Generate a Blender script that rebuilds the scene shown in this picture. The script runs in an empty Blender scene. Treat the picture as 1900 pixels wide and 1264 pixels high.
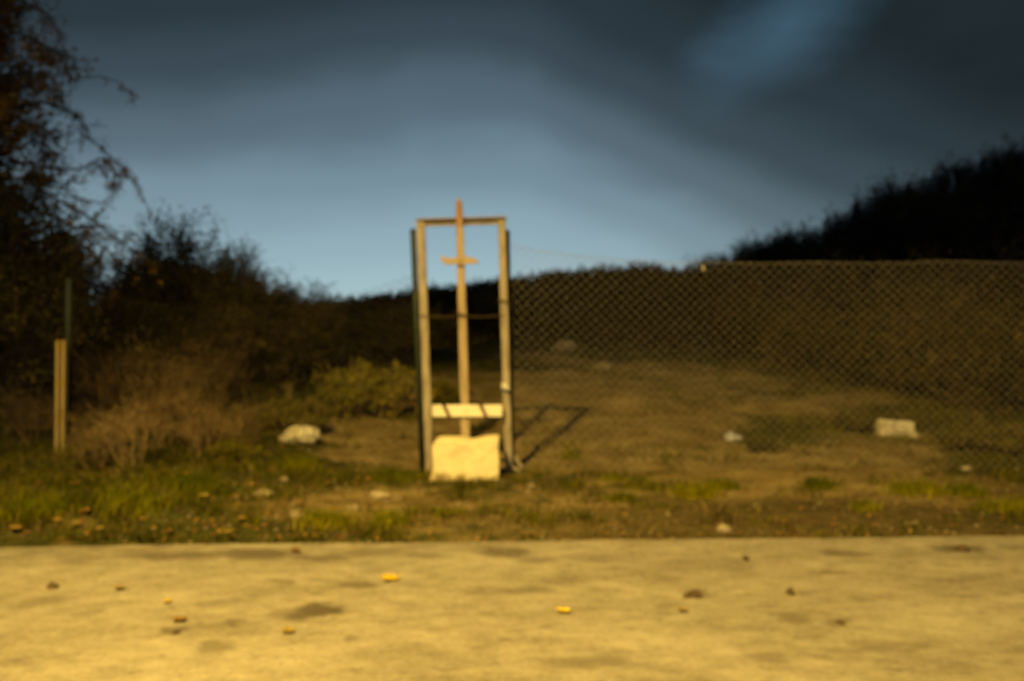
import bpy, math, random
from mathutils import Vector, noise
random.seed(7)
R = math.radians
sc = bpy.context.scene
COL = sc.collection
# ------------------------------------------------------------------ camera
F = 1847.0; HY = 566.0; CH = 1.43            # focal length in photo pixels, horizon row, eye height
cam = bpy.data.cameras.new('camera'); cam.lens = 35; cam.sensor_width = 36
cam.shift_y = -(632 - HY) / 1900; cam.clip_end = 2000; cam.clip_start = .05
cam.dof.use_dof = True; cam.dof.focus_distance = 0.9; cam.dof.aperture_fstop = 6.0
co = bpy.data.objects.new('camera', cam); COL.objects.link(co)
co.location = (0, 0, CH); co.rotation_euler = (R(90), 0, 0); sc.camera = co
# ------------------------------------------------------------------ exposure
sc.view_settings.view_transform = 'Standard'; sc.view_settings.look = 'None'
sc.view_settings.exposure = 0; sc.view_settings.gamma = 1; sc.view_settings.use_curve_mapping = False
sc.cycles.use_denoising = True
sc.cycles.sample_clamp_indirect = 1.0; sc.cycles.sample_clamp_direct = 4.0
sc.cycles.max_bounces = 6
# ------------------------------------------------------------------ world: dusk sky under heavy cloud
SUN_EL, SUN_ROT = 15.0, 165.0
W = bpy.data.worlds.new('World'); sc.world = W; W.use_nodes = True
nt = W.node_tree; nt.nodes.clear()
def nd(t, **k):
    n = nt.nodes.new(t)
    for a, b in k.items(): setattr(n, a, b)
    return n
def mth(op, a, b=None, clamp=False):
    n = nd('ShaderNodeMath', operation=op, use_clamp=clamp)
    for i, v in enumerate((a, b)):
        if v is None: continue
        if isinstance(v, (int, float)): n.inputs[i].default_value = v
        else: nt.links.new(v, n.inputs[i])
    return n.outputs[0]
def mixc(f, a, b, blend='MIX'):
    n = nd('ShaderNodeMix', data_type='RGBA', blend_type=blend)
    for s, v in ((n.inputs[0], f), (n.inputs[6], a), (n.inputs[7], b)):
        if isinstance(v, (int, float)): s.default_value = v
        elif isinstance(v, tuple): s.default_value = (*v, 1)
        else: nt.links.new(v, s)
    return n.outputs[2]
def sstep(x, a, b):
    n = nd('ShaderNodeMapRange', interpolation_type='SMOOTHSTEP')
    nt.links.new(x, n.inputs[0]); n.inputs[1].default_value = a; n.inputs[2].default_value = b
    return n.outputs[0]
sky = nd('ShaderNodeTexSky', sky_type='NISHITA'); sky.sun_disc = False
sky.sun_elevation = R(SUN_EL); sky.sun_rotation = R(SUN_ROT)
tc = nd('ShaderNodeTexCoord'); sx = nd('ShaderNodeSeparateXYZ'); nt.links.new(tc.outputs['Generated'], sx.inputs[0])
dx, dy, dz = sx.outputs
# the low band of sky shines through a thin veil: it takes the colour of the air a little higher up
lift = nd('ShaderNodeCombineXYZ'); nt.links.new(dx, lift.inputs[0]); nt.links.new(dy, lift.inputs[1])
nt.links.new(mth('ADD', mth('MULTIPLY', mth('MAXIMUM', dz, 0), .8), .17), lift.inputs[2])
nrm = nd('ShaderNodeVectorMath', operation='NORMALIZE'); nt.links.new(lift.outputs[0], nrm.inputs[0]); nt.links.new(nrm.outputs[0], sky.inputs[0])
hl = mth('SQRT', mth('ADD', mth('MULTIPLY', dx, dx), mth('ADD', mth('MULTIPLY', dy, dy), 1e-5)))
elev = mth('MULTIPLY', mth('ARCTAN2', dz, hl), 57.2958)
azs = mth('DIVIDE', dx, hl)                           # sine of the azimuth, + to the right
def cloud_noise(scale, stretch, detail, off):
    mp = nd('ShaderNodeMapping'); nt.links.new(tc.outputs['Generated'], mp.inputs[0])
    mp.inputs['Scale'].default_value = (scale, scale, scale * stretch); mp.inputs['Location'].default_value = off
    mp.inputs['Rotation'].default_value = (0, R(-14), 0)
    n = nd('ShaderNodeTexNoise'); n.inputs['Scale'].default_value = 1; n.inputs['Detail'].default_value = detail
    n.inputs['Roughness'].default_value = .5
    nt.links.new(mp.outputs[0], n.inputs[0]); return n.outputs[0]
n1 = cloud_noise(3.2, 2.2, 3, (3.1, 1.7, .4)); n2 = cloud_noise(9, 2.5, 4, (.3, 5.2, 2.2))
u = mth('ADD', elev, mth('MULTIPLY', mth('MAXIMUM', mth('SUBTRACT', azs, .02), 0), 26.0))
u = mth('ADD', u, mth('MULTIPLY', mth('MAXIMUM', mth('SUBTRACT', -0.10, azs), 0), 9.0))
u = mth('ADD', u, mth('MULTIPLY', mth('SUBTRACT', n1, .5), 4.5))
u = mth('ADD', u, mth('MULTIPLY', mth('SUBTRACT', n2, .5), 1.2))
ramp = nd('ShaderNodeValToRGB'); cr = ramp.color_ramp; cr.interpolation = 'EASE'
un = mth('DIVIDE', mth('SUBTRACT', u, 1.3), 24.0, clamp=True); nt.links.new(un, ramp.inputs[0])
stops = [(0, .0), (.14, .10), (.29, .33), (.42, .62), (.56, .84), (.70, .93), (.92, 1.0)]
while len(cr.elements) < len(stops): cr.elements.new(.5)
for e, (p, v) in zip(cr.elements, stops): e.position = p; e.color = (v, v, v, 1)
cover = ramp.outputs[0]
# a rift high in the cloud, to the right, where clear evening blue shows
def rift(azc, elc, ra, re, rot):
    a = mth('SUBTRACT', azs, azc); b = mth('SUBTRACT', elev, elc)
    a = mth('ADD', mth('DIVIDE', a, ra), mth('MULTIPLY', mth('SUBTRACT', n2, .5), 1.2))
    b = mth('ADD', mth('DIVIDE', b, re), mth('MULTIPLY', mth('SUBTRACT', n1, .5), 1.6))
    b = mth('SUBTRACT', b, mth('MULTIPLY', a, rot))
    r = mth('SQRT', mth('ADD', mth('MULTIPLY', a, a), mth('MULTIPLY', b, b)))
    return mth('SUBTRACT', 1.0, sstep(r, -.35, 1.6))
hole = rift(.264, 15.3, .078, 2.9, .75)
clear = mixc(1.0, sky.outputs[0], (.99, .98, .88), 'MULTIPLY')
thin = mixc(1.0, sky.outputs[0], (.36, .50, .50), 'MULTIPLY')
cloud_col = mixc(n2, (.10, .16, .20), (.175, .28, .345))
c = mixc(cover, clear, cloud_col)
c = mixc(mth('MULTIPLY', hole, .72), c, thin)
bg = nd('ShaderNodeBackground'); bg.inputs[1].default_value = 0.10
out = nd('ShaderNodeOutputWorld'); nt.links.new(c, bg.inputs[0]); nt.links.new(bg.outputs[0], out.inputs[0])
# ------------------------------------------------------------------ sun, all but gone behind the cloud
sl = bpy.data.lights.new('sun', 'SUN'); sl.energy = .012; sl.angle = R(20); sl.color = (1, .86, .7)
so = bpy.data.objects.new('sun', sl); COL.objects.link(so)
d = Vector((math.sin(R(SUN_ROT)) * math.cos(R(SUN_EL)), math.cos(R(SUN_ROT)) * math.cos(R(SUN_EL)), math.sin(R(SUN_EL))))
so.rotation_euler = d.to_track_quat('Z', 'Y').to_euler()
# ------------------------------------------------------------------ street lamp settings (the lamp is built below)
LAMP = Vector((-3.0, -.3, 8.0)); LAMP_AIM = Vector((.35, 6.0, 0)); LAMP_W = 11800; LAMP_COL = (1, .645, .125)
LAMP_HALF = 36.5

# ================================================================== helpers
class MB:
    def __init__(s): s.v = []; s.f = []; s.m = []
    def add(s, vs, fs, mi=0):
        n = len(s.v); s.v.extend(vs); s.f.extend([tuple(i + n for i in f) for f in fs]); s.m.extend([mi] * len(fs))
    def box(s, a, b, ax=None):
        x0, y0, z0 = a; x1, y1, z1 = b
        s.add([(x0,y0,z0),(x1,y0,z0),(x1,y1,z0),(x0,y1,z0),(x0,y0,z1),(x1,y0,z1),(x1,y1,z1),(x0,y1,z1)],
              [(0,3,2,1),(4,5,6,7),(0,1,5,4),(1,2,6,5),(2,3,7,6),(3,0,4,7)])
    def prism(s, p0, p1, prof, prof1=None):        # profile (x,y) list swept from p0 to p1 (roughly vertical)
        prof1 = prof1 or prof; n = len(prof)
        vs = [(p0[0]+x, p0[1]+y, p0[2]) for x, y in prof] + [(p1[0]+x, p1[1]+y, p1[2]) for x, y in prof1]
        fs = [(i, (i+1) % n, n+(i+1) % n, n+i) for i in range(n)] + [tuple(range(n-1, -1, -1)), tuple(range(n, 2*n))]
        s.add(vs, fs)
    def tube(s, pts, rad, k=5, cap=True):
        pts = [Vector(p) for p in pts]; n = len(pts); vs = []; fs = []
        if not isinstance(rad, (list, tuple)): rad = [rad] * n
        for i, p in enumerate(pts):
            t = (pts[min(i+1, n-1)] - pts[max(i-1, 0)])
            t = t.normalized() if t.length > 1e-9 else Vector((0, 0, 1))
            a = t.cross(Vector((0, 1, .13)) if abs(t.y) < .9 else Vector((1, 0, 0))).normalized(); b = t.cross(a)
            for j in range(k):
                w = 2*math.pi*j/k; vs.append(tuple(p + (a*math.cos(w) + b*math.sin(w))*rad[i]))
        for i in range(n-1):
            for j in range(k):
                fs.append((i*k+j, i*k+(j+1) % k, (i+1)*k+(j+1) % k, (i+1)*k+j))
        if cap: fs += [tuple(range(k-1, -1, -1)), tuple(range((n-1)*k, n*k))]
        s.add(vs, fs)
    def leaf(s, p, d, up, L, Wd):
        sd = d.cross(up)
        if sd.length < 1e-6: sd = Vector((1, 0, 0))
        sd.normalize()
        m = p + d*L*.5 + up*L*.06
        s.add([tuple(p), tuple(m + sd*Wd*.5), tuple(p + d*L), tuple(m - sd*Wd*.5)], [(0, 1, 2, 3)])
    def build(s, name, mat, parent=None, smooth=False):
        me = bpy.data.meshes.new(name); me.from_pydata(s.v, [], s.f); me.update()
        for m_ in (mat if isinstance(mat, (list, tuple)) else [mat]): me.materials.append(m_)
        if any(s.m): me.polygons.foreach_set('material_index', s.m)
        if smooth: me.polygons.foreach_set('use_smooth', [True]*len(s.f))
        o = bpy.data.objects.new(name, me); COL.objects.link(o)
        if parent: o.parent = parent
        return o
def bevel(o, w, seg=2):
    m = o.modifiers.new('bevel', 'BEVEL'); m.width = w; m.segments = seg; m.limit_method = 'ANGLE'; return o
def tag(o, label=None, cat=None, group=None, kind=None):
    for k, v in (('label', label), ('category', cat), ('group', group), ('kind', kind)):
        if v: o[k] = v
    return o
def thing(name, label, cat, loc=(0, 0, 0), group=None, rz=0):
    o = bpy.data.objects.new(name, None); COL.objects.link(o); o.location = loc; o.rotation_euler = (0, 0, rz)
    o.empty_display_size = .2
    return tag(o, label, cat, group)
def dup(root, loc, rz, scale, label, group=None):
    r = root.copy(); COL.objects.link(r); r.location = loc; r.rotation_euler = (0, 0, rz)
    r.scale = scale if isinstance(scale, tuple) else (scale,)*3
    r['label'] = label
    if group: r['group'] = group
    for ch in list(root.children):
        c_ = ch.copy(); COL.objects.link(c_); c_.parent = r
    return r
def lerp(a, b, t): return a + (b-a)*t
def ss(a, b, x):
    t = min(1, max(0, (x-a)/(b-a))); return t*t*(3-2*t)
def interp(x, xs, ys):
    if x <= xs[0]: return ys[0]
    for i in range(1, len(xs)):
        if x <= xs[i]: return lerp(ys[i-1], ys[i], (x-xs[i-1])/(xs[i]-xs[i-1]))
    return ys[-1]
def N(x, y, z=0.0): return noise.noise(Vector((x, y, z)))

# ------------------------------------------------------------------ materials
def material(name, cols, rough=.85, scale=6.0, bump=.0, bscale=40.0, island=0.0, metal=0.0, stretch=(1,1,1), detail=5, spec=.25, lo=.35, hi=.65, objrand=0.0, trans=0.0):
    """two or three colours mottled by noise, optional fine bump, optional shift from leaf to leaf"""
    m = bpy.data.materials.new(name); m.use_nodes = True; t = m.node_tree; b = t.nodes['Principled BSDF']
    b.inputs['Roughness'].default_value = rough; b.inputs['Metallic'].default_value = metal
    b.inputs['Specular IOR Level'].default_value = spec
    tc_ = t.nodes.new('ShaderNodeTexCoord'); mp = t.nodes.new('ShaderNodeMapping'); mp.inputs['Scale'].default_value = stretch
    t.links.new(tc_.outputs['Object'], mp.inputs[0])
    n = t.nodes.new('ShaderNodeTexNoise'); n.inputs['Scale'].default_value = scale; n.inputs['Detail'].default_value = detail
    n.inputs['Roughness'].default_value = .6; t.links.new(mp.outputs[0], n.inputs[0])
    fac = n.outputs[0]
    if island or objrand:
        g = t.nodes.new('ShaderNodeNewGeometry'); oi = t.nodes.new('ShaderNodeObjectInfo')
        for src, amt in ((g.outputs['Random Per Island'], island), (oi.outputs['Random'], objrand)):
            if not amt: continue
            a = t.nodes.new('ShaderNodeMath'); a.operation = 'MULTIPLY_ADD'
            t.links.new(src, a.inputs[0]); a.inputs[1].default_value = amt; a.inputs[2].default_value = -amt/2
            a2 = t.nodes.new('ShaderNodeMath'); a2.operation = 'ADD'
            t.links.new(fac, a2.inputs[0]); t.links.new(a.outputs[0], a2.inputs[1]); fac = a2.outputs[0]
    r = t.nodes.new('ShaderNodeValToRGB'); e = r.color_ramp.elements
    while len(e) < len(cols): e.new(.5)
    for i, c_ in enumerate(cols):
        e[i].position = lerp(lo, hi, i/(len(cols)-1)); e[i].color = (*c_, 1)
    t.links.new(fac, r.inputs[0]); t.links.new(r.outputs[0], b.inputs['Base Color'])
    if trans:
        tr = t.nodes.new('ShaderNodeBsdfTranslucent'); t.links.new(r.outputs[0], tr.inputs[0])
        mx = t.nodes.new('ShaderNodeMixShader'); mx.inputs[0].default_value = trans
        t.links.new(b.outputs[0], mx.inputs[1]); t.links.new(tr.outputs[0], mx.inputs[2])
        t.links.new(mx.outputs[0], t.nodes['Material Output'].inputs[0])
    if bump:
        n2_ = t.nodes.new('ShaderNodeTexNoise'); n2_.inputs['Scale'].default_value = bscale; n2_.inputs['Detail'].default_value = 6
        t.links.new(mp.outputs[0], n2_.inputs[0])
        bp = t.nodes.new('ShaderNodeBump'); bp.inputs['Strength'].default_value = bump; bp.inputs['Distance'].default_value = .02
        t.links.new(n2_.outputs[0], bp.inputs['Height']); t.links.new(bp.outputs[0], b.inputs['Normal'])
    return m
M = {}
M['galv'] = material('worn_galvanised_steel', [(.21,.175,.14),(.31,.275,.235),(.37,.335,.29)], .6, 9, .15, 60, stretch=(3,3,.6))
M['dark_post'] = material('dark_green_painted_steel', [(.02,.03,.024),(.035,.045,.036)], .55, 12, .1, 60)
M['wood'] = material('weathered_wood', [(.27,.20,.14),(.40,.32,.23),(.46,.38,.28)], .85, 7, .4, 30, stretch=(6,6,.5))
M['rust_wood'] = material('red_brown_painted_wood', [(.24,.145,.095),(.34,.21,.14)], .85, 9, .3, 30, stretch=(4,4,.7))
M['white_board'] = material('chalky_white_paint', [(.62,.59,.50),(.84,.81,.72)], .8, 8, .15, 40, lo=.25, hi=.5)
M['stripe'] = material('dark_red_paint', [(.075,.03,.02),(.12,.045,.03)], .8, 12)
M['limewash'] = material('limewashed_concrete', [(.62,.55,.38),(.82,.74,.50),(.88,.81,.58)], .9, 5, .5, 22, lo=.25, hi=.6)
M['stone'] = material('pale_limestone', [(.38,.34,.27),(.62,.58,.50),(.74,.70,.62)], .9, 9, .6, 18)
M['stone_dim'] = material('dusty_stone', [(.24,.20,.15),(.42,.37,.29)], .95, 10, .6, 20)
M['stone_dark'] = material('earthy_stone', [(.15,.12,.085),(.30,.26,.20)], .95, 12, .6, 24)
M['plastic'] = material('crumpled_white_plastic', [(.36,.38,.55),(.5,.53,.75)], .4, 10)
M['cloth'] = material('pale_rag', [(.55,.53,.50),(.75,.74,.72)], .9, 20, .3, 60)
M['wire'] = material('zinc_wire', [(.26,.24,.21),(.39,.365,.325)], .6, 20)
M['wire_rust'] = material('rusted_wire', [(.04,.034,.026),(.08,.066,.048)], .8, 20)
M['leaf_yellow'] = material('fallen_yellow_leaf', [(.55,.36,.006),(.80,.60,.008)], .7, 20, objrand=.3, lo=.3, hi=.7)
M['leaf_pale'] = material('dull_tan_leaf', [(.22,.16,.035),(.40,.30,.06)], .8, 20, objrand=.3)
M['leaf_brown'] = material('fallen_brown_leaf', [(.11,.06,.02),(.30,.18,.04)], .8, 20, island=.4, objrand=.4)
M['clod'] = material('dark_earth_clod', [(.05,.035,.022),(.11,.08,.05)], .95, 14, .6, 30)
M['bark'] = material('grey_brown_bark', [(.05,.038,.028),(.12,.092,.068)], .9, 8, .5, 30, stretch=(2,2,.6))
M['twig_dark'] = material('dark_twig', [(.025,.02,.015),(.055,.042,.03)], .9, 3, island=.3)
M['twig_brown'] = material('dry_brown_twig', [(.09,.062,.032),(.19,.13,.07),(.26,.19,.11)], .9, 1.6, objrand=.45, island=.35, lo=.25, hi=.75, spec=.06)
M['foliage_dark'] = material('dark_olive_leaf', [(.04,.042,.014),(.09,.08,.026),(.18,.13,.03)], .75, 2.5, island=.4, lo=.2, hi=.8, trans=.15, spec=.06)
M['foliage_yellow'] = material('yellow_green_leaf', [(.07,.08,.008),(.19,.19,.016),(.46,.37,.015)], .75, 2.2, island=.45, lo=.2, hi=.85, trans=.2, spec=.06)
M['foliage_olive'] = material('olive_leaf', [(.06,.058,.016),(.12,.11,.026),(.18,.16,.035)], .75, 2.2, objrand=.6, island=.45, lo=.2, hi=.85, trans=.2, spec=.06)
M['foliage_autumn'] = material('autumn_leaf', [(.08,.05,.018),(.22,.13,.03),(.46,.27,.04)], .75, 2.0, island=.5, lo=.2, hi=.85, trans=.2, spec=.06)
M['grass'] = material('grass_blade', [(.026,.034,.003),(.070,.077,.004),(.22,.20,.008)], .75, 1.5, objrand=.35, island=.3, lo=.2, hi=.8, trans=.25, spec=.06)
M['grass_lush'] = material('lush_grass_blade', [(.06,.078,.004),(.16,.175,.006),(.36,.32,.012)], .75, 1.5, objrand=.3, island=.3, lo=.2, hi=.8, trans=.3, spec=.06)
M['twig_mid'] = material('dim_brown_twig', [(.035,.024,.012),(.07,.05,.026),(.11,.08,.04)], .9, 1.6, objrand=.7, island=.35, lo=.25, hi=.75, spec=.06)
M['grass_dry'] = material('dry_grass_blade', [(.11,.085,.035),(.20,.155,.07)], .85, 1.5, island=.4, spec=.06)
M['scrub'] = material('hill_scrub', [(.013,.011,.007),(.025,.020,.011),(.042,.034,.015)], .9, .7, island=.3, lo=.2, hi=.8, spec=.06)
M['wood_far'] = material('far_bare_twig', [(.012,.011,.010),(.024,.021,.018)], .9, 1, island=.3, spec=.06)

def ground_material():
    m = bpy.data.materials.new('dirt_and_turf'); m.use_nodes = True; t = m.node_tree; b = t.nodes['Principled BSDF']
    b.inputs['Roughness'].default_value = .95; b.inputs['Specular IOR Level'].default_value = .1
    tc_ = t.nodes.new('ShaderNodeTexCoord')
    def nz(s, det, st=(1,1,1)):
        mp = t.nodes.new('ShaderNodeMapping'); mp.inputs['Scale'].default_value = st; t.links.new(tc_.outputs['Object'], mp.inputs[0])
        n = t.nodes.new('ShaderNodeTexNoise'); n.inputs['Scale'].default_value = s; n.inputs['Detail'].default_value = det
        n.inputs['Roughness'].default_value = .65; t.links.new(mp.outputs[0], n.inputs[0]); return n.outputs[0]
    def rp(src, stops):
        r = t.nodes.new('ShaderNodeValToRGB'); e = r.color_ramp.elements
        while len(e) < len(stops): e.new(.5)
        for i, (p, c_) in enumerate(stops): e[i].position = p; e[i].color = (*c_, 1)
        t.links.new(src, r.inputs[0]); return r.outputs[0]
    def mx(f, a, c_):
        n = t.nodes.new('ShaderNodeMix'); n.data_type = 'RGBA'
        t.links.new(f, n.inputs[0]); t.links.new(a, n.inputs[6]); t.links.new(c_, n.inputs[7]); return n.outputs[2]
    dirt = rp(nz(2.2, 8, (1,1.6,1)), [(.3, (.105,.080,.034)), (.5, (.24,.185,.09)), (.7, (.37,.295,.165))])
    turf = rp(nz(5, 8), [(.3, (.028,.032,.010)), (.55, (.06,.062,.018)), (.75, (.10,.088,.03))])
    at_ = t.nodes.new('ShaderNodeAttribute'); at_.attribute_name = 'turf'
    ad = t.nodes.new('ShaderNodeMath'); ad.operation = 'ADD'; t.links.new(at_.outputs['Fac'], ad.inputs[0])
    s_ = t.nodes.new('ShaderNodeMath'); s_.operation = 'MULTIPLY_ADD'; t.links.new(nz(3.5, 6), s_.inputs[0]); s_.inputs[1].default_value = 1.6; s_.inputs[2].default_value = -.8
    t.links.new(s_.outputs[0], ad.inputs[1])
    f = rp(ad.outputs[0], [(.35, (0,0,0)), (.65, (1,1,1))])
    da = t.nodes.new('ShaderNodeAttribute'); da.attribute_name = 'damp'
    dirt = mx(da.outputs['Fac'], dirt, rp(nz(6, 6), [(.3, (.05,.041,.018)), (.7, (.135,.108,.052))]))
    colr = mx(f, dirt, turf)
    t.links.new(colr, b.inputs['Base Color'])
    bp = t.nodes.new('ShaderNodeBump'); bp.inputs['Strength'].default_value = .8; bp.inputs['Distance'].default_value = .04
    t.links.new(nz(14, 8), bp.inputs['Height']); t.links.new(bp.outputs[0], b.inputs['Normal'])
    return m

# ================================================================== setting
def road_edge(x): return 6.09 + .048*x + .03*N(x*.8, 3.3)
def turf_amount(x, y):
    a = .34 + .95*N(x*.55, y*.8, 2.1)
    if y < 9.6: a += .75*ss(-.9, -2.3, x) - .25*ss(.2, 1.2, x)*(1-ss(8.0, 9, y))
    a += .55*ss(9.0, 12, y)*ss(-.2, -1.6, x)
    a += .65*ss(3.0, 5.2, x)*ss(7.6, 9.5, y)
    a += 1.0*ss(12.2, 17.5, y + 1.2*N(x*.7, y*.5, 9) + 5*(x/y-.15))
    a -= .55*math.exp(-((x-.4)/1.6)**2)*ss(8.2, 9.2, y)*(1-ss(11.5, 16.5, y))
    return min(1, max(0, a))
def terr(x, y):
    e = road_edge(x)
    z = interp(y, [8.6, 16, 25, 45, 62, 400], [0, .68, 1.33, 2.75, 2.75, 3.2])
    lat = interp(x, [-60, -14, -9, -1, 4, 60], [.1, .2, .31, .80, 1, 1])
    z *= lerp(1, lat, ss(11, 34, y))
    z += interp(x, [12,16,21,31,45,70], [0,.35,1.9,5.7,8.6,11])*ss(30, 60, y)*(1-ss(64, 105, y))
    z += (.035*N(x*1.1, y*1.4) + .045*N(x*2.1 + y*.7, y*.9, 6)*ss(8.7, 10, y))*ss(6.1, 7.3, y) + .018*N(x*4, y*4, 1) + .25*N(x*.12, y*.12, 4)*ss(18, 40, y)
    z += .10*ss(-1.2, -3.2, x)*ss(e+.1, e+1.0, y)*(1 + .6*N(x*1.7, y*1.7, 8) + 1.0*N(x*3.1, y*3.6, 5))
    z -= .035*(1-ss(e, e+.35, y))
    if y < e-.05: z = -.2
    if y < -2.9: z = -.05 + .03*N(x, y)
    elif y < -2.6: z = -.2
    return z
def ground_z(x, y):
    return 0.0 if -2.5 < y < road_edge(x)-.02 else terr(x, y)
def at(px, py, Y): return Vector(((px-950)/F*Y, Y, CH - (py-HY)/F*Y))
def G(px, py):                                        # the ground point seen at a photo pixel
    y = 3.0
    while y < 140:
        x = (px-950)/F*y; z = ground_z(x, y)
        if HY + (CH-z)*F/y <= py: return Vector((x, y, z))
        y += .015 if y < 20 else .1
    return Vector((x, y, z))
def axis(segs):
    out_ = [segs[0][0]]
    for a, b, s in segs:
        n = max(1, round((b-a)/s))
        out_ += [a + (b-a)*(i+1)/n for i in range(n)]
    return out_
xs = axis([(-300,-60,30), (-60,-14,2), (-14,-7,.5), (-7,7,.13), (7,14,.4), (14,60,1.5), (60,300,30)])
ys = axis([(-80,-4,6), (-4,-2.4,.1), (-2.4,5.5,1.2), (5.5,17,.11), (17,30,.5), (30,80,1.3), (80,420,20)])
mb = MB(); nx = len(xs)
mb.v = [(x, y, terr(x, y)) for y in ys for x in xs]
mb.f = [(j*nx+i, j*nx+i+1, (j+1)*nx+i+1, (j+1)*nx+i) for j in range(len(ys)-1) for i in range(nx-1)]
mb.m = [0]*len(mb.f)
ground = mb.build('ground', ground_material(), smooth=True); ground['kind'] = 'structure'
atd = ground.data.attributes.new('damp', 'FLOAT', 'POINT')
atd.data.foreach_set('value', [min(1, max(0, (1-ss(.7, 1.5, v[1]-road_edge(v[0]) + .7*N(v[0]*1.1, v[1]*1.5, 13)))*(.35+.65*ss(-.6, 1.2, v[0])))) for v in mb.v])
atr = ground.data.attributes.new('turf', 'FLOAT', 'POINT')
atr.data.foreach_set('value', [turf_amount(v[0], v[1]) for v in mb.v])

# road: a worn pale concrete slab with damp stains
STAINS = [(585,1135,48,16,.95),(395,1200,42,15,.55),(330,1032,95,8,.75),(480,1028,80,11,.85),(590,1036,80,6,.6),(690,1026,55,9,.5),
          (515,1080,26,7,.6),(655,1086,42,8,.65),(520,1139,22,8,.45),(785,1030,45,6,.4),(940,1026,45,9,.7),(1000,1040,40,8,.45),
          (975,1096,50,8,.5),(1110,1035,60,9,.4),(1560,1027,38,7,.6),(1785,1019,42,8,.8),(1870,1016,30,7,.5),(640,1186,20,7,.4),(320,1172,20,7,.55),
          (1100,1230,70,12,.5),(1430,1220,40,9,.4),(430,1160,22,8,.35),(1475,1150,24,8,.4),(1560,1155,22,7,.4),(1295,1104,26,9,.5),(1285,1270,60,10,.5),
          (150,1040,35,8,.4),(60,1120,60,10,.3),(1650,1200,70,12,.3)]
def road_material():
    m = bpy.data.materials.new('pale_stained_concrete'); m.use_nodes = True; t = m.node_tree; b = t.nodes['Principled BSDF']
    b.inputs['Roughness'].default_value = .9; b.inputs['Specular IOR Level'].default_value = .2
    tc_ = t.nodes.new('ShaderNodeTexCoord'); P = tc_.outputs['Object']
    def nz(s, det, st=(1,1,1), rot=0, col=False):
        mp = t.nodes.new('ShaderNodeMapping'); mp.inputs['Scale'].default_value = st; mp.inputs['Rotation'].default_value = (0,0,rot); t.links.new(P, mp.inputs[0])
        n = t.nodes.new('ShaderNodeTexNoise'); n.inputs['Scale'].default_value = s; n.inputs['Detail'].default_value = det
        n.inputs['Roughness'].default_value = .6; t.links.new(mp.outputs[0], n.inputs[0]); return n.outputs[1 if col else 0]
    def vm(op, a, c_):
        n = t.nodes.new('ShaderNodeVectorMath'); n.operation = op
        for i, v in enumerate((a, c_)):
            if isinstance(v, tuple): n.inputs[i].default_value = v
            else: t.links.new(v, n.inputs[i])
        return n
    def ma(op, a, c_):
        n = t.nodes.new('ShaderNodeMath'); n.operation = op
        for i, v in enumerate((a, c_)):
            if isinstance(v, (int, float)): n.inputs[i].default_value = v
            else: t.links.new(v, n.inputs[i])
        return n.outputs[0]
    warp = vm('MULTIPLY', vm('SUBTRACT', nz(5, 5, col=True), (.5,.5,.5)).outputs[0], (.34, .22, 0)).outputs[0]
    PW = vm('ADD', P, warp).outputs[0]
    tot = None
    for px, py, rx, ry, s in STAINS:
        g = G(px, py); ax = rx/F*g.y; ay = ry*g.y*g.y/(F*CH)
        q = vm('DIVIDE', vm('SUBTRACT', PW, (g.x, g.y, 0)).outputs[0], (ax*1.15, ay*1.15, 10)).outputs[0]
        l = t.nodes.new('ShaderNodeVectorMath'); l.operation = 'LENGTH'; t.links.new(q, l.inputs[0])
        r = t.nodes.new('ShaderNodeMapRange'); r.interpolation_type = 'SMOOTHSTEP'
        t.links.new(l.outputs['Value'], r.inputs[0]); r.inputs[1].default_value = .45; r.inputs[2].default_value = 1.25
        r.inputs[3].default_value = s; r.inputs[4].default_value = 0
        tot = r.outputs[0] if tot is None else ma('MAXIMUM', tot, r.outputs[0])
    rp = t.nodes.new('ShaderNodeValToRGB'); e = rp.color_ramp.elements
    for i, (p, c_) in enumerate([(.34, (.125,.112,.096)), (.48, (.25,.232,.208)), (.60, (.36,.338,.31))]):
        if i > 1: e.new(p)
        e[i].position = p; e[i].color = (*c_, 1)
    f = ma('ADD', ma('ADD', ma('MULTIPLY', nz(1.1, 6, (1.0, 1.9, 1), R(-35)), .42), ma('MULTIPLY', nz(6, 7, (1,1.5,1), R(-30)), .33)), ma('MULTIPLY', nz(34, 4), .25))
    t.links.new(f, rp.inputs[0])
    blot = t.nodes.new('ShaderNodeMapRange'); blot.interpolation_type = 'SMOOTHSTEP'
    t.links.new(nz(3.1, 5, (1,1.5,1), R(-35)), blot.inputs[0]); blot.inputs[1].default_value = .54; blot.inputs[2].default_value = .74; blot.inputs[4].default_value = .5
    tot = ma('MAXIMUM', tot, blot.outputs[0])
    b2 = t.nodes.new('ShaderNodeMapRange'); b2.interpolation_type = 'SMOOTHSTEP'
    t.links.new(nz(8.5, 4, (1,1.3,1), R(-35)), b2.inputs[0]); b2.inputs[1].default_value = .57; b2.inputs[2].default_value = .72; b2.inputs[4].default_value = .42
    tot = ma('MAXIMUM', tot, b2.outputs[0])
    sp = t.nodes.new('ShaderNodeSeparateXYZ'); t.links.new(P, sp.inputs[0])
    ed_ = ma('SUBTRACT', ma('SUBTRACT', sp.outputs[1], ma('MULTIPLY', sp.outputs[0], .048)), 6.09)
    ed_ = ma('ADD', ed_, ma('MULTIPLY', ma('SUBTRACT', nz(4, 6), .5), .55))
    em = t.nodes.new('ShaderNodeMapRange'); em.interpolation_type = 'SMOOTHSTEP'; t.links.new(ed_, em.inputs[0])
    em.inputs[1].default_value = -.10; em.inputs[2].default_value = .04; em.inputs[3].default_value = 0; em.inputs[4].default_value = .6
    tot = ma('MAXIMUM', tot, em.outputs[0])
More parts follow.
